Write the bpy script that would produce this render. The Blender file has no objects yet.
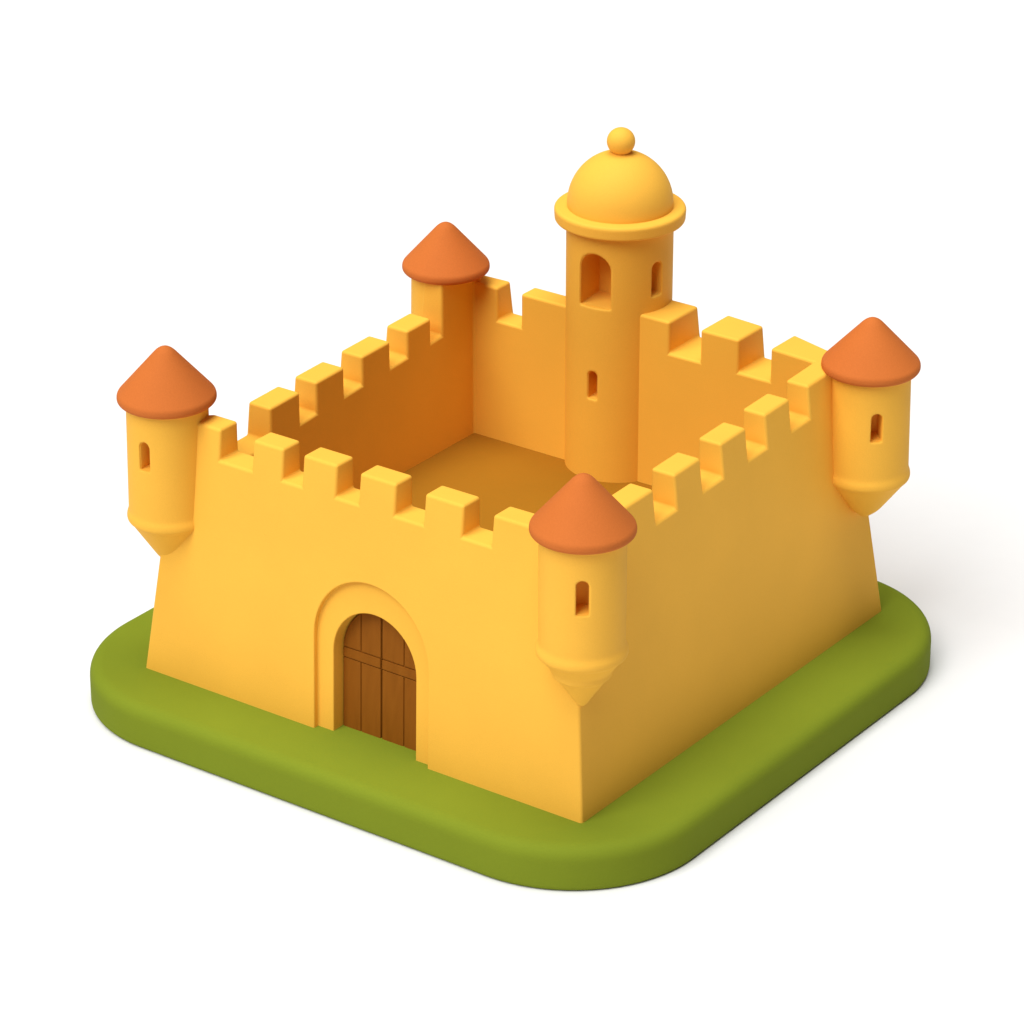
import bpy, bmesh, math, random
from mathutils import Vector, Matrix

S = 0.001                      # the model is measured in millimetres, the scene is in metres
scn = bpy.context.scene
COL = scn.collection

# ------------------------------------------------------------------ helpers
def tag(o, label=None, cat=None, kind=None, group=None):
    if label: o['label'] = label
    if cat: o['category'] = cat
    if kind: o['kind'] = kind
    if group: o['group'] = group
    return o

def link(name, me, mat=None, parent=None):
    o = bpy.data.objects.new(name, me)
    COL.objects.link(o)
    if mat is not None and len(me.materials) == 0:
        me.materials.append(mat)
    if parent is not None:
        o.parent = parent
    return o

def empty(name, parent=None):
    o = bpy.data.objects.new(name, None)
    o.empty_display_size = 0.02
    COL.objects.link(o)
    if parent is not None: o.parent = parent
    return o

def weighted_normals(bm, foot_z=None):
    """area weighted vertex normals kept in a layer, so flat faces stay flat beside rounded edges"""
    lay = bm.verts.layers.float_vector.get('wn') or bm.verts.layers.float_vector.new('wn')
    bm.normal_update()
    for v in bm.verts:
        n = Vector((0, 0, 0))
        for f in v.link_faces:
            if foot_z is not None and f.normal.z < -.9 and v.co.z < foot_z: continue
            n += f.normal * f.calc_area()
        if n.length > 0: n.normalize()
        v[lay] = n
    return lay

def bm_to_obj(name, bm, mat, parent=None, weighted=True, scale=True):
    if weighted and bm.verts.layers.float_vector.get('wn') is None:
        weighted_normals(bm)
    if scale:
        for v in bm.verts: v.co *= S
    norms = None
    if weighted:
        lay = bm.verts.layers.float_vector.get('wn'); fl = bm.faces.layers.int.get('flat')
        bm.normal_update()
        norms = [(f.normal if fl is not None and f[fl] else Vector(l.vert[lay]).normalized())[:] for f in bm.faces for l in f.loops]
    for f in bm.faces: f.smooth = True
    me = bpy.data.meshes.new(name)
    bm.to_mesh(me); bm.free()
    if norms: me.normals_split_custom_set(norms)
    return link(name, me, mat, parent)

def lathe_bm(profile, n=128, loc=(0, 0, 0)):
    """closed solid of revolution from (radius, height) pairs running bottom to top"""
    bm = bmesh.new()
    rings = []
    for r, z in profile:
        if r < 1e-6:
            rings.append([bm.verts.new((loc[0], loc[1], loc[2] + z))])
        else:
            rings.append([bm.verts.new((loc[0] + r*math.cos(2*math.pi*k/n), loc[1] + r*math.sin(2*math.pi*k/n), loc[2] + z)) for k in range(n)])
    for a, b in zip(rings, rings[1:]):
        for k in range(n):
            k2 = (k + 1) % n
            if len(a) == 1 and len(b) == 1: continue
            if len(a) == 1: bm.faces.new((a[0], b[k2], b[k]))
            elif len(b) == 1: bm.faces.new((a[k], a[k2], b[0]))
            else: bm.faces.new((a[k], a[k2], b[k2], b[k]))
    if len(rings[0]) > 1: bm.faces.new(list(reversed(rings[0])))
    if len(rings[-1]) > 1: bm.faces.new(rings[-1])
    bmesh.ops.recalc_face_normals(bm, faces=bm.faces[:])
    return bm

def round_path(pts, rad, seg=5):
    """fillets the inner corners of a polyline; rad is one radius or one per point"""
    out = [pts[0]]
    for i in range(1, len(pts) - 1):
        r = rad[i] if isinstance(rad, (list, tuple)) else rad
        p0, p1, p2 = (Vector((*q, 0)) for q in pts[i-1:i+2])
        a, b = (p0 - p1), (p2 - p1)
        if r <= 0 or a.length < 1e-6 or b.length < 1e-6:
            out.append(pts[i]); continue
        d = min(r, a.length*.48, b.length*.48)
        A, B = p1 + a.normalized()*d, p1 + b.normalized()*d
        for k in range(seg + 1):
            t = k/seg
            q = A*(1-t)**2 + p1*2*t*(1-t) + B*t*t
            out.append((q.x, q.y))
    out.append(pts[-1])
    return out

def arch_loop(hw, z0, zs, n=20, rise=None):
    """outline (x, z) of an arched opening: sill z0, spring zs, half width hw"""
    rise = hw if rise is None else rise
    pts = [(-hw, z0), (hw, z0)]
    for k in range(n + 1):
        a = math.pi*k/n
        pts.append((hw*math.cos(a), zs + rise*math.sin(a)))
    return pts

def prism_bm(loop, y0, y1, frame):
    """solid prism: loop in (x, z) pushed from depth y0 to y1, placed by frame(x, y, z) -> point"""
    bm = bmesh.new()
    a = [bm.verts.new(frame(x, y0, z)) for x, z in loop]
    b = [bm.verts.new(frame(x, y1, z)) for x, z in loop]
    n = len(loop)
    for k in range(n):
        bm.faces.new((a[k], a[(k+1) % n], b[(k+1) % n], b[k]))
    bm.faces.new(list(reversed(a))); bm.faces.new(b)
    bmesh.ops.recalc_face_normals(bm, faces=bm.faces[:])
    return bm

def bm_object(bm, name='tmp'):
    me = bpy.data.meshes.new(name); bm.to_mesh(me); bm.free()
    o = bpy.data.objects.new(name, me); COL.objects.link(o)
    return o

def evaluated(o):
    dg = bpy.context.evaluated_depsgraph_get(); dg.update()
    return bpy.data.meshes.new_from_object(o.evaluated_get(dg))

def drop(*obs):
    for o in obs: bpy.data.objects.remove(o, do_unlink=True)

def add_bool(o, c):
    m = o.modifiers.new('cut', 'BOOLEAN'); m.operation = 'DIFFERENCE'; m.solver = 'EXACT'; m.object = c

def soft_cut(bm, cutters, voxel, smooth):
    """cuts pockets in a solid, then rounds every edge the way moulded clay is rounded"""
    o = bm_object(bm); cs = [bm_object(c) for c in cutters]
    for c in cs: add_bool(o, c)
    m = o.modifiers.new('r', 'REMESH'); m.mode = 'VOXEL'; m.voxel_size = voxel; m.use_smooth_shade = True
    m = o.modifiers.new('s', 'SMOOTH'); m.factor = .5; m.iterations = smooth
    me = evaluated(o); drop(o, *cs)
    out = bmesh.new(); out.from_mesh(me); bpy.data.meshes.remove(me)
    return out

# ------------------------------------------------------------------ materials
def nodes(m):
    m.use_nodes = True
    t = m.node_tree; t.nodes.clear()
    out = t.nodes.new('ShaderNodeOutputMaterial'); p = t.nodes.new('ShaderNodeBsdfPrincipled')
    t.links.new(p.outputs['BSDF'], out.inputs['Surface'])
    return t, p

def clay(name, col, var=.05, rough=.6, grain=900., bump=.12, spec=.3, sss=0.0):
    """matte moulded material: faint mottling in the colour and a fine grain in the surface"""
    m = bpy.data.materials.new(name); t, p = nodes(m)
    co = t.nodes.new('ShaderNodeTexCoord')
    n1 = t.nodes.new('ShaderNodeTexNoise'); n1.inputs['Scale'].default_value = 9.; n1.inputs['Detail'].default_value = 3.
    n2 = t.nodes.new('ShaderNodeTexNoise'); n2.inputs['Scale'].default_value = grain; n2.inputs['Detail'].default_value = 2.
    for n in (n1, n2): t.links.new(co.outputs['Object'], n.inputs['Vector'])
    mx = t.nodes.new('ShaderNodeMath'); mx.operation = 'ADD'
    s1 = t.nodes.new('ShaderNodeMath'); s1.operation = 'MULTIPLY'; s1.inputs[1].default_value = .6
    s2 = t.nodes.new('ShaderNodeMath'); s2.operation = 'MULTIPLY'; s2.inputs[1].default_value = .4
    t.links.new(n1.outputs['Fac'], s1.inputs[0]); t.links.new(n2.outputs['Fac'], s2.inputs[0])
    t.links.new(s1.outputs[0], mx.inputs[0]); t.links.new(s2.outputs[0], mx.inputs[1])
    ramp = t.nodes.new('ShaderNodeValToRGB')
    ramp.color_ramp.elements[0].position = .3; ramp.color_ramp.elements[1].position = .7
    ramp.color_ramp.elements[0].color = (*[c*(1-var) for c in col], 1)
    ramp.color_ramp.elements[1].color = (*[min(.97, c*(1+var)) for c in col], 1)
    t.links.new(mx.outputs[0], ramp.inputs['Fac']); t.links.new(ramp.outputs['Color'], p.inputs['Base Color'])
    b = t.nodes.new('ShaderNodeBump'); b.inputs['Strength'].default_value = bump; b.inputs['Distance'].default_value = .0006
    t.links.new(n2.outputs['Fac'], b.inputs['Height']); t.links.new(b.outputs['Normal'], p.inputs['Normal'])
    p.inputs['Roughness'].default_value = rough
    p.inputs['Specular IOR Level'].default_value = spec
    return m

YELLOW = clay('yellow_clay', (.88, .468, .060), var=.05, rough=.6, bump=.28, spec=.07)
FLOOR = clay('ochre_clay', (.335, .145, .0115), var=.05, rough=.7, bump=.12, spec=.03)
ROOF = clay('terracotta_clay', (.545, .147, .031), var=.07, rough=.7, grain=700., bump=.3, spec=.05)
GREEN = clay('green_clay', (.185, .235, .018), var=.05, rough=.7, grain=600., bump=.18, spec=.03)

def wood():
    m = bpy.data.materials.new('brown_wood'); t, p = nodes(m)
    co = t.nodes.new('ShaderNodeTexCoord'); mp = t.nodes.new('ShaderNodeMapping')
    mp.inputs['Scale'].default_value = (160, 160, 9)
    n = t.nodes.new('ShaderNodeTexNoise'); n.inputs['Scale'].default_value = 1.; n.inputs['Detail'].default_value = 4.
    n.inputs['Distortion'].default_value = .4
    t.links.new(co.outputs['Object'], mp.inputs['Vector']); t.links.new(mp.outputs['Vector'], n.inputs['Vector'])
    r = t.nodes.new('ShaderNodeValToRGB')
    r.color_ramp.elements[0].position = .25; r.color_ramp.elements[1].position = .75
    r.color_ramp.elements[0].color = (.235, .074, .0055, 1); r.color_ramp.elements[1].color = (.275, .090, .0075, 1)
    t.links.new(n.outputs['Fac'], r.inputs['Fac']); t.links.new(r.outputs['Color'], p.inputs['Base Color'])
    b = t.nodes.new('ShaderNodeBump'); b.inputs['Strength'].default_value = .18; b.inputs['Distance'].default_value = .0006
    t.links.new(n.outputs['Fac'], b.inputs['Height']); t.links.new(b.outputs['Normal'], p.inputs['Normal'])
    p.inputs['Roughness'].default_value = .65; p.inputs['Specular IOR Level'].default_value = .08
    return m
WOOD = wood()

def white():
    m = bpy.data.materials.new('white_paper'); t, p = nodes(m)
    co = t.nodes.new('ShaderNodeTexCoord'); n = t.nodes.new('ShaderNodeTexNoise'); n.inputs['Scale'].default_value = 40.
    r = t.nodes.new('ShaderNodeValToRGB')
    r.color_ramp.elements[0].color = (.765, .765, .765, 1); r.color_ramp.elements[1].color = (.78, .78, .78, 1)
    t.links.new(co.outputs['Object'], n.inputs['Vector']); t.links.new(n.outputs['Fac'], r.inputs['Fac'])
    t.links.new(r.outputs['Color'], p.inputs['Base Color'])
    p.inputs['Roughness'].default_value = .9; p.inputs['Specular IOR Level'].default_value = .1
    return m
WHITE = white()

# ------------------------------------------------------------------ the white ground and the green slab
GZ = -44.
bm = bmesh.new()
v = [bm.verts.new((x, y, GZ)) for x, y in ((-9000, -9000), (9000, -9000), (9000, 14000), (-9000, 14000))]
bm.faces.new(v)
tag(bm_to_obj('ground', bm, WHITE, weighted=False), kind='structure')

def slab():
    x0, x1, y0, y1, R = -607., 77., -68., 594., 136.
    prof = round_path([(-40, GZ), (-2.5, GZ), (-.0, -8), (-11., 0), (-60, 0)], [0, 3, 10, 9, 0], 7)
    prof = [(d, z) for d, z in round_path([(-30, GZ + .3), (0, GZ + .3), (0, 0), (-40, 0)], [0, 5., 15., 0], 9)]
    bm = bmesh.new(); rings = []
    for d, z in prof:
        ring = []
        for cx, cy, a0 in ((x1-R, y1-R, 0), (x0+R, y1-R, 90), (x0+R, y0+R, 180), (x1-R, y0+R, 270)):
            for k in range(41):
                t = math.radians(a0 + 90*k/40)
                ring.append(bm.verts.new((cx + (R+d)*math.cos(t), cy + (R+d)*math.sin(t), z)))
        rings.append(ring)
    n = len(rings[0])
    for a, b in zip(rings, rings[1:]):
        for k in range(n):
            bm.faces.new((a[k], a[(k+1) % n], b[(k+1) % n], b[k]))
    bm.faces.new(list(reversed(rings[0]))); bm.faces.new(rings[-1])
    bmesh.ops.recalc_face_normals(bm, faces=bm.faces[:])
    o = bm_to_obj('grass_base', bm, GREEN)
    tag(o, 'thick green slab with rounded corners carrying the yellow castle', 'base')
slab()

# ------------------------------------------------------------------ the castle
castle = empty('castle')
tag(castle, 'yellow clay castle with four orange roofed corner turrets on the green slab', 'castle')

W, D, HC, B = 520., 528.6, 235., 27.3            # outer footprint, height at which the batter is measured, batter
BW = 24.5
XIW, XIE, YIS, YIN = -467., -57., 56.5, 471.     # inner faces
ZB, ZFL = -1.5, 94.                              # foot (just sunk into the slab) and courtyard level

def e_cren(y): return 228.2 + .0333*y
def w_cren(y): return 207.5 + .0625*(y - 186)
S_C, NL_C, NR_C = 233.5, 228., 244.

# outline stations: (side, outer foot xy, inner xy, batter direction, top before, top after)
st = []
ALONG = {'S': Vector((1, 0)), 'E': Vector((0, 1)), 'N': Vector((-1, 0)), 'W': Vector((0, -1))}
def station(side, of, inn, bd, za, zb):
    of, inn = Vector(of), Vector(inn)
    if abs(za - zb) > 25 and not (bd[0] and bd[1]):      # the rounded edges eat into a merlon: widen it a little
        d = ALONG[side]*(1. if za > zb else -1.); of = of + d; inn = inn + d
    up = lambda z: z + 1.3 if z > 245 or (side == 'W' and z > 228) else z
    st.append((side, of, inn, Vector(bd), up(za), up(zb)))
# corner SW, then along the south wall
W_LOW = w_cren(57)
station('S', (-W, 0), (XIW, YIS), (BW, B), W_LOW, 263.)
for x, za, zb in ((-439.5, 263., S_C), (-398, S_C, 263), (-363.5, 263, S_C), (-338, S_C, 263.5), (-300, 263.5, S_C), (-271.5, S_C, 263),
                  (-231.5, 263, S_C), (-196.5, S_C, 262.5), (-154.5, 262.5, S_C), (-120, S_C, 262.5)):
    station('S', (x, 0), (x, YIS), (0, B), za, zb)
station('E', (0, 0), (XIE, YIS), (-B, B), 263.2, 263.2)
def e_top(y): return 266 + .0296*(y - 155)
ys = (154., 190., 232., 268.5, 310., 345., 387., 422.)
for k, y in enumerate(ys):
    hi, lo = e_top(y), e_cren(y)
    station('E', (0, y), (XIE, y), (-B, 0), *((hi, lo) if k % 2 == 0 else (lo, hi)))
station('N', (0, D), (XIE, YIN), (-B, -B), 276., 276.)
for x, yb, za, zb in ((-105, 547, 278, NR_C), (-144, 549, NR_C, 277.5), (-187, 553, 277.5, NR_C), (-226, 556, NR_C, 276.5), (-300, 556, 276.5, 264),
                      (-316, 526, 264, 264), (-406, 526, 264, NL_C), (-438, 526, NL_C, 263)):
    station('N', (x, yb), (x, YIN), (0, -B), za, zb)
station('W', (-W, 524), (XIW, YIN), (BW, -B), 263., 281.)
def w_top(y): return 236.5 + .031*(y - 140) + 2.5
wy = (418., 397., 359.5, 329., 285., 254., 211.5, 184., 140.)
for k, y in enumerate(wy):
    hi, lo = (281. if k == 0 else w_top(y)), w_cren(y)
    station('W', (-W, y), (XIW, y), (BW, 0), *((hi, lo) if k % 2 == 0 else (lo, hi)))

def build_ring():
    bm = bmesh.new(); n = len(st); cols = []
    for side, of, inn, bd, za, zb in st:
        zs = sorted({ZB, za, zb})
        c = {}
        for z in zs:
            o = of + bd*(z/HC)
            c[z] = (bm.verts.new((o.x, o.y, z)), bm.verts.new((inn.x, inn.y, z)))
        cols.append((c, za, zb))
    for i in range(n):
        c0, za0, h0 = cols[i]; c1, h1, zb1 = cols[(i+1) % n]
        left = [z for z in sorted(c0) if z <= h0]; right = [z for z in sorted(c1) if z <= h1]
        bm.faces.new([c0[z][0] for z in reversed(left)] + [c1[z][0] for z in right])
        bm.faces.new([c1[z][1] for z in reversed(right)] + [c0[z][1] for z in left])
        bm.faces.new((c0[h0][0], c1[h1][0], c1[h1][1], c0[h0][1]))
        bm.faces.new((c0[ZB][0], c0[ZB][1], c1[ZB][1], c1[ZB][0]))
        if za0 != h0:
            a, b = min(za0, h0), max(za0, h0)
            bm.faces.new((c0[a][0], c0[a][1], c0[b][1], c0[b][0]))
    bmesh.ops.recalc_face_normals(bm, faces=bm.faces[:])
    return bm

TH = math.atan(B/HC)
def gate_frame(x, d, t):
    """local frame of the leaning south face: x along it, d into it, t up the slope"""
    return (x - .068*t, d*math.cos(TH) + t*math.sin(TH), t*math.cos(TH) - d*math.sin(TH))
GX = -242.
GATE_OUT = dict(hw=67., z0=-30., zs=94., n=36)
GATE_IN = dict(hw=48.6, z0=-30., zs=81., n=36)
STEP, DOOR_D = 6.2, 20.5
def shift(loop, dx): return [(x + dx, z) for x, z in loop]

ring = bm_object(build_ring())
c1 = bm_object(prism_bm(shift(arch_loop(**GATE_OUT), GX), -30, STEP, gate_frame))
c2 = bm_object(prism_bm(shift(arch_loop(**GATE_IN), GX), -40, DOOR_D + 6, gate_frame))
add_bool(ring, c1); add_bool(ring, c2)
me = evaluated(ring); drop(ring, c1, c2)
bm = bmesh.new(); bm.from_mesh(me); bpy.data.meshes.remove(me)
bmesh.ops.remove_doubles(bm, verts=bm.verts[:], dist=.01)
bmesh.ops.dissolve_limit(bm, angle_limit=math.radians(.6), verts=bm.verts[:], edges=bm.edges[:])
bm.normal_update()
def in_gate(e):
    c = (e.verts[0].co + e.verts[1].co)/2
    return abs(c.x + .068*c.z - GX) < 73 and c.y < 60 and c.z < 170
def sharp(e):
    return len(e.link_faces) == 2 and e.calc_face_angle(0) > math.radians(14)
def foot(e): return all(v.co.z < ZB + 1 for v in e.verts)
small = [e for e in bm.edges if in_gate(e) and sharp(e) and not foot(e) and e.calc_face_angle(0) > math.radians(45)]
bmesh.ops.bevel(bm, geom=small, offset=1.3, segments=3, profile=.5, affect='EDGES', clamp_overlap=True)
bm.normal_update()
big = [e for e in bm.edges if not in_gate(e) and sharp(e) and not foot(e) and e.calc_face_angle(0) > math.radians(30)]
bmesh.ops.bevel(bm, geom=big, offset=3.0, segments=4, profile=.5, affect='EDGES', clamp_overlap=False)
bmesh.ops.dissolve_degenerate(bm, dist=.02, edges=bm.edges[:])
bm.normal_update()
FLAT = bm.faces.layers.int.new('flat')       # wide faces are shaded flat, the strips of the rounded edges smooth
for f in bm.faces:
    c = f.calc_center_median()
    f[FLAT] = 1 if 2*f.calc_area()/max(1e-6, f.calc_perimeter()) > 2. else 0
    if abs(c.x + .068*c.z - GX) < 73 and c.y < 60 and 60 < c.z < 170 and f.calc_area() < 300 and abs(f.normal.y) < .5: f[FLAT] = 0
weighted_normals(bm, ZB + 1)

# split the one rounded ring into four walls along the corner diagonals, and the merlons off each wall
def bisect(bm, co, no, faces=None):
    fs = faces if faces is not None else bm.faces[:]
    geom = list({v for f in fs for v in f.verts}) + list({e for f in fs for e in f.edges}) + list(fs)
    bmesh.ops.bisect_plane(bm, geom=geom, dist=1e-4, plane_co=co, plane_no=no)
corners = {'SW': ((-W, 0), (XIW, YIS)), 'SE': ((0, 0), (XIE, YIS)), 'NE': ((0, D), (XIE, YIN)), 'NW': ((-W, 524), (XIW, YIN))}
def diag(k):
    (ax, ay), (bx, by) = corners[k]
    return Vector((ax, ay, 0)), Vector((by - ay, -(bx - ax), 0)).normalized()
def near(k, f):
    c = f.calc_center_median(); (ax, ay), (bx, by) = corners[k]
    return (c - Vector(((ax+bx)/2, (ay+by)/2, c.z))).length < 400
for k in corners:
    co, no = diag(k)
    bisect(bm, co, no, [f for f in bm.faces if near(k, f)])
def side_of(f):
    c = f.calc_center_median()
    s = {k: (c - diag(k)[0]).dot(diag(k)[1]) for k in corners}
    # diagonal normals: SW points to the south side, SE to the east, NE to the north, NW to the west
    def sgn(k, probe): return (Vector((*probe, 0)) - diag(k)[0]).dot(diag(k)[1]) * s[k] > 0
    if c.y < 262 and sgn('SW', (-260, 20)) and sgn('SE', (-260, 20)): return 'S'
    if c.y > 262 and sgn('NW', (-260, 510)) and sgn('NE', (-260, 510)): return 'N'
    return 'E' if c.x > -260 else 'W'
CUT = 3.4
bisect(bm, Vector((-308, 500, 0)), Vector((1, 0, 0)), [f for f in bm.faces if side_of(f) == 'N'])
def cren_plane(key):
    if key == 'S': return Vector((0, 0, S_C + CUT)), Vector((0, 0, 1))
    if key == 'NL': return Vector((0, 0, NL_C + CUT)), Vector((0, 0, 1))
    if key == 'NR': return Vector((0, 0, NR_C + CUT)), Vector((0, 0, 1))
    if key == 'E': return Vector((0, 0, e_cren(0) + CUT)), Vector((0, -.0333, 1)).normalized()
    return Vector((0, 0, w_cren(0) + CUT)), Vector((0, -.0625, 1)).normalized()
def zone(f):
    s = side_of(f)
    if s == 'N': return 'NL' if f.calc_center_median().x < -308 else 'NR'
    return s
for key in ('S', 'E', 'NL', 'NR', 'W'):
    bisect(bm, *cren_plane(key), [f for f in bm.faces if zone(f) == key])
groups = {k: [] for k in 'SENW'}; tops = {k: [] for k in 'SENW'}
gate_faces = []
def in_recess(f):
    c = f.calc_center_median()
    d = c.y*math.cos(TH) - c.z*math.sin(TH); t = c.y*math.sin(TH) + c.z*math.cos(TH)
    return .5 < d < 30 and t < 168 and abs(c.x + .068*t - GX) < 70 and not (f.normal.z < -.9 and c.z < 0)
for f in bm.faces:
    if in_recess(f): gate_faces.append(f); continue
    z = zone(f); co, no = cren_plane(z)
    (tops if (f.calc_center_median() - co).dot(no) > 0 else groups)[z[0]].append(f)

def islands(faces):
    todo = set(faces); out = []
    while todo:
        q = [todo.pop()]; isl = list(q)
        while q:
            f = q.pop()
            for e in f.edges:
                for g in e.link_faces:
                    if g in todo: todo.remove(g); q.append(g); isl.append(g)
        out.append(isl)
    return out
def sub_bm(faces):
    src = bm.verts.layers.float_vector['wn']
    nb = bmesh.new(); lay = nb.verts.layers.float_vector.new('wn'); fl = nb.faces.layers.int.new('flat'); mp = {}
    for f in faces:
        vs = []
        for v in f.verts:
            if v not in mp:
                w = nb.verts.new(v.co); w[lay] = v[src]; mp[v] = w
            vs.append(mp[v])
        try: nb.faces.new(vs)[fl] = f[FLAT]
        except ValueError: pass
    return nb
WALL_LABEL = {'S': 'front wall with the arched gate', 'E': 'windowless side wall in shade', 'N': 'rear wall that the domed tower stands in', 'W': 'side wall on the left, seen from inside'}
walls = {}
for k in 'SENW':
    walls[k] = bm_to_obj('curtain_wall', sub_bm(groups[k]), YELLOW, castle)
    walls[k]['label'] = WALL_LABEL[k]
    for isl in islands(tops[k]):
        if len(isl) < 8: print('small island', k, len(isl), isl[0].calc_center_median())
        bm_to_obj('merlon', sub_bm(isl), YELLOW, walls[k])
gate = empty('gate', castle)
bm_to_obj('arch_surround', sub_bm(gate_faces), YELLOW, gate)
bm.free()

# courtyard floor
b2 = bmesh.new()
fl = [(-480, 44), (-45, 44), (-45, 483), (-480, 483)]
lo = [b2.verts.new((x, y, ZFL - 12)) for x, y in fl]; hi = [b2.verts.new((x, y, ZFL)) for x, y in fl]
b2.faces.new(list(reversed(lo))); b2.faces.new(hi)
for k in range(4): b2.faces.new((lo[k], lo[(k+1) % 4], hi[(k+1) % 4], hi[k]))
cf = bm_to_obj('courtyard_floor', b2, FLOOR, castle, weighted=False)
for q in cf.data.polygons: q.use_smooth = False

# ------------------------------------------------------------------ gate: two door leaves of planks in the recessed arch
def clip_arch(x0, x1, t0, t1, hw, zs, rise, n=18):
    """part of an arched leaf between x0..x1 and t0..t1"""
    def top(x): return zs + rise*math.sqrt(max(0, 1 - (x/hw)**2))
    pts = [(x0, t0), (x1, t0)]
    xs = [x1 + (x0 - x1)*k/n for k in range(n + 1)]
    up = [(x, min(t1, top(x))) for x in xs]
    up = [q for q in up if q[1] > t0 + .4]
    return pts + up if len(up) >= 2 else None
def plank(bm_all, loop, d0, d1, bev):
    q = prism_bm(shift(loop, GX), d0, d1, gate_frame)
    q.normal_update()
    es = [e for e in q.edges if e.calc_face_angle(0) > math.radians(40)]
    bmesh.ops.bevel(q, geom=es, offset=bev, segments=2, profile=.5, affect='EDGES', clamp_overlap=True)
    tmp = bpy.data.meshes.new('t'); q.to_mesh(tmp); q.free(); bm_all.from_mesh(tmp); bpy.data.meshes.remove(tmp)
HWD, ZSD = 48.1, 80.5
for sgn in (-1, 1):
    lb = bmesh.new()
    xa, xb = (-HWD, -2.6 - .7) if sgn < 0 else (-2.6 + .7, HWD)
    plank(lb, clip_arch(xa, xb, -3, 400, HWD, ZSD, HWD), DOOR_D + 1.2, DOOR_D + 5.5, .5)
    xm = (xa + xb)/2 + (-1.0 if sgn < 0 else 1.0)
    for t0, t1 in ((-3, 71.5), (82.5, 400)):
        for p0, p1 in ((xa, xm - .35), (xm + .35, xb)):
            lp = clip_arch(p0 + .25, p1 - .25, t0, t1, HWD - .3, ZSD, HWD - .3)
            if lp: plank(lb, lp, DOOR_D, DOOR_D + 2.5, .55)
    plank(lb, clip_arch(xa + .25, xb - .25, 72.3, 81.7, HWD - .3, ZSD, HWD - .3), DOOR_D - .5, DOOR_D + 2.5, .6)
    bm_to_obj('door_leaf', lb, WOOD, gate)

# ------------------------------------------------------------------ windows: an arched recess lining set into a round wall
def radial_frame(ax, ang):
    c, s = math.cos(ang), math.sin(ang)
    def fr(x, y, z):       # x sideways, y outwards from the axis, z up
        return (ax[0] + y*c - x*s, ax[1] + y*s + x*c, z)
    return fr
def window_parts(ax, R, ang, hw, z0, z1, depth, lining=2.2):
    """returns the cutter for the round wall and the lining mesh that sits in it"""
    fr = radial_frame(ax, ang); zs = z1 - hw
    cut = prism_bm(arch_loop(hw + .5, z0 - .5, zs), R - depth - 1.5, R + 12, fr)
    bm = bmesh.new()
    inner, outer = arch_loop(hw, z0, zs), arch_loop(hw + lining, z0 - lining, zs)
    def front(x): return math.sqrt(R*R - x*x) - 1.3
    loops = []
    for lp, yf in ((inner, lambda x: R - depth), (inner, front), (outer, front), (outer, lambda x: R - depth - 3)):
        loops.append([bm.verts.new(fr(x, yf(x), z)) for x, z in lp])
    n = len(inner)
    for a, b in zip(loops, loops[1:]):
        for k in range(n): bm.faces.new((a[k], a[(k+1) % n], b[(k+1) % n], b[k]))
    bm.faces.new(loops[0]); bm.faces.new(list(reversed(loops[-1])))
    bmesh.ops.recalc_face_normals(bm, faces=bm.faces[:])
    return cut, bm
def flat_obj(name, bm, mat, parent):
    for v in bm.verts: v.co *= S
    me = bpy.data.meshes.new(name); bm.to_mesh(me); bm.free()
    o = link(name, me, mat, parent)
    bb = bmesh.new(); bb.from_mesh(me)
    for f in bb.faces: f.smooth = True
    for e in bb.edges: e.smooth = e.calc_face_angle(0) < math.radians(30)
    bb.to_mesh(me); bb.free()
    return o

# ------------------------------------------------------------------ corner turrets
def turret(ax, R, z_tip, z_band, z_roof, rr, z_apex, win, label, band, rings, trim=False):
    """body with corbelled foot, small window, cone roof"""
    zt = z_roof + 8
    h = z_band - 6 - z_tip; fl = 0. if rings else 1.8
    prof = [(0, z_tip), (R*.10, z_tip + .5)]
    if rings:      # a second, thinner ring part way down the corbel
        prof += [(R*.60, z_tip + h*.58), (R*.70, z_tip + h*.63), (R*.71, z_tip + h*.74)]
    else:
        prof += [(R*.36, z_tip + h*.20)]
    prof += [(R + fl - 1.5, z_band - 6.), (R + fl + band, z_band - 3.), (R + fl + band, z_band + 2.5), (R + fl, z_band + 7), (R, zt)]
    prof = round_path(prof, [0, 1] + ([2, 2, 2] if rings else [6]) + [2, 3, 3, 4, 0], 4)
    bm = lathe_bm(prof, 128, (ax[0], ax[1], 0))
    cuts, lin = [], None
    if win:
        ang, hw, z0, z1 = win
        cut, lin = window_parts(ax, R, ang, hw, z0, z1, 24.)
        cuts.append(cut)
    if trim:      # the courtyard side of the rear turret ends inside the wall
        cuts.append(prism_bm([(-469., -20.), (-300., -20.), (-300., z_roof - 4), (-469., z_roof - 4)], 300., 475., lambda x, y, z: (x, y, z)))
    body = soft_cut(bm, cuts, 1.0, 5)
    o = bm_to_obj('corner_turret', body, YELLOW, castle, weighted=False)
    o['label'] = label
    if lin: flat_obj('window', lin, YELLOW, o)
    rp = round_path([(0, z_roof), (rr - 2.5, z_roof), (rr + .4, z_roof + 3.), (rr + .2, z_roof + 8.5), (0, z_apex + 6)], [0, 3, 3, 4.5, 0], 6)
    # blunt the tip
    k = (rp[-2][1] - rp[-1][1])/(rp[-2][0]) if rp[-2][0] else 0
    top = z_apex + 6; r0 = 11.
    rp = rp[:-1]
    zc = top + k*r0
    for q in range(9):
        a = q/8
        x = r0*(1 - a); rp.append((max(0, x), zc + (r0*-k)*(1 - (1 - a)**2)*.5 if q else zc))
    roof = lathe_bm(rp, 128, (ax[0], ax[1], 0))
    for v in roof.verts: pass
    bm_to_obj('roof', roof, ROOF, o)
    return o

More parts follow.
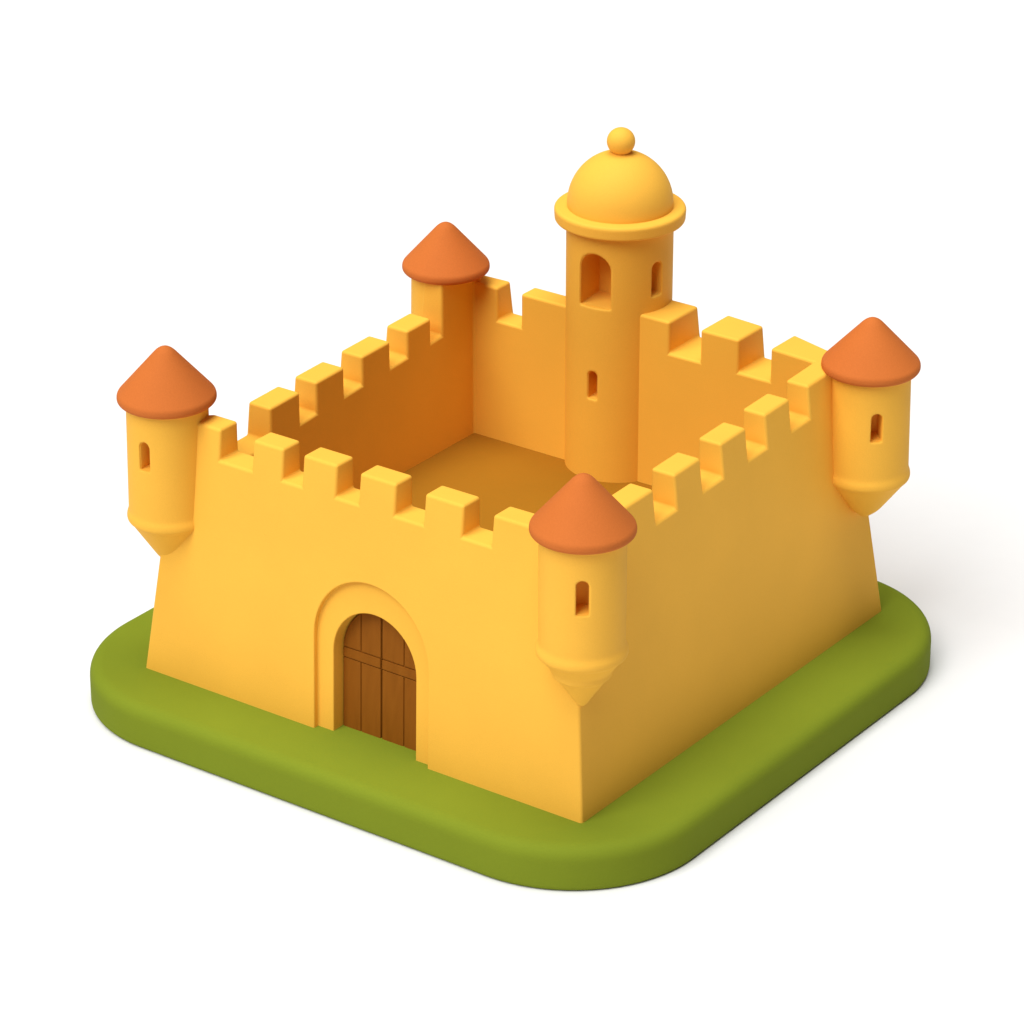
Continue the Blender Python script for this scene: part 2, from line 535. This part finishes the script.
TU = dict(
 front=dict(ax=(-12.6, 16.1), R=39.1, z_tip=111., z_band=168., z_roof=282., rr=47.3, z_apex=339.5, win=(math.radians(-55.3), 5.6, 220., 253.5), label='nearest turret, on the corner between the gate wall and the shaded wall', band=2.7, rings=True),
 left=dict(ax=(-505.6, 32.4), R=39., z_tip=104.5, z_band=159., z_roof=276.3, rr=47.2, z_apex=333., win=(math.radians(-85.3), 5.2, 218.5, 247.5), label='turret at the left end of the gate wall', band=1.9, rings=False),
 right=dict(ax=(-5.8, 494.2), R=39.2, z_tip=117., z_band=165., z_roof=274., rr=47.8, z_apex=328., win=(math.radians(-48.), 5.2, 214., 243.), label='turret at the far right end of the shaded wall', band=1.9, rings=False),
 rear=dict(ax=(-489.2, 453.5), R=35.6, z_tip=112., z_band=160., z_roof=277.5, rr=44.8, z_apex=330.5, win=None, label='windowless turret at the rear left corner', band=1., rings=False, trim=True),
)
for k in TU: turret(**TU[k])

# ------------------------------------------------------------------ the domed tower
TX, TY, TR = -305.6, 500.2, 54.
wl = []
cuts = []
for ang, hw, z0, z1, dep in ((-83.6, 17., 283.5, 340.5, 43.), (-11., 6.6, 294., 329.5, 18.), (-84.7, 5.2, 184., 213.6, 18.)):
    c, l = window_parts((TX, TY), TR, math.radians(ang), hw, z0, z1, dep)
    cuts.append(c); wl.append(l)
body = soft_cut(lathe_bm([(TR, ZFL - 6), (TR, 366)], 160, (TX, TY, 0)), cuts, 1.1, 5)
tower = bm_to_obj('domed_tower', body, YELLOW, castle, weighted=False)
for l in wl: flat_obj('window', l, YELLOW, tower)
cp = round_path([(0, 361), (65.6, 361), (66.4, 375.5), (0, 376)], [0, 3, 4.5, 0], 6)
bm_to_obj('cornice', lathe_bm(cp, 160, (TX, TY, 0)), YELLOW, tower)
dp = [(0, 373)] + [(53.3*math.cos(a), 378. + 54.*math.sin(a)) for a in [math.radians(-5 + 95*k/40) for k in range(41)]]
dp[-1] = (0, dp[-1][1])
bm_to_obj('dome', lathe_bm(dp, 160, (TX, TY, 0)), YELLOW, tower)
fp = [(14.2*math.cos(a), 443. + 14.*math.sin(a)) for a in [math.radians(-90 + 180*k/36) for k in range(37)]]
fp[0] = (0, fp[0][1]); fp[-1] = (0, fp[-1][1])
bm_to_obj('finial_ball', lathe_bm(fp, 64, (TX, TY, 0)), YELLOW, tower)

# ------------------------------------------------------------------ camera
cd = bpy.data.cameras.new('camera'); cam = bpy.data.objects.new('camera', cd); COL.objects.link(cam)
r = Vector((.8105681, .58564439, 0)); u = Vector((-.25048377, .34668504, .90391779)); b_ = Vector((.52937438, -.73268692, .42770625))
M = Matrix((r, u, b_)).transposed().to_4x4()
M.translation = Vector((1705.45, -2468.14, 1731.29))*S
cam.matrix_world = M
cd.sensor_width = 36.; cd.lens = 3816.36/1024*36.
cd.clip_start = .05; cd.clip_end = 100.
scn.camera = cam

# ------------------------------------------------------------------ light: one big softbox front left, one overhead, an even white surround
def area(name, loc, target, size, power, col=(1, 1, 1), size_y=None):
    l = bpy.data.lights.new(name, 'AREA'); l.energy = power; l.color = col
    l.shape = 'RECTANGLE'; l.size = size; l.size_y = size_y or size
    o = bpy.data.objects.new(name, l); COL.objects.link(o)
    o.location = loc
    o.rotation_euler = (Vector(target) - Vector(loc)).to_track_quat('-Z', 'Y').to_euler()
    return o
def from_dir(az, el, d):      # az in degrees west of south
    a, e = math.radians(az), math.radians(el)
    return (-.26 - d*math.sin(a)*math.cos(e), .26 - d*math.cos(a)*math.cos(e), .1 + d*math.sin(e))
area('key_softbox', from_dir(9, 51, 25.), (-.26, .26, .1), 17., 6000., (1, .995, .985))
area('overhead_softbox', (-.26, .26, 25.), (-.26, .26, 0), 14., 4700.)
w = bpy.data.worlds.new('World'); scn.world = w; w.use_nodes = True
bg = w.node_tree.nodes['Background']; bg.inputs['Color'].default_value = (1, .92, .80, 1); bg.inputs['Strength'].default_value = .15

scn.view_settings.view_transform = 'Standard'
scn.view_settings.look = 'None'
scn.view_settings.exposure = 0; scn.view_settings.gamma = 1
scn.view_settings.use_curve_mapping = False
scn.render.engine = 'CYCLES'
scn.cycles.use_denoising = True
scn.cycles.max_bounces = 8; scn.cycles.diffuse_bounces = 6
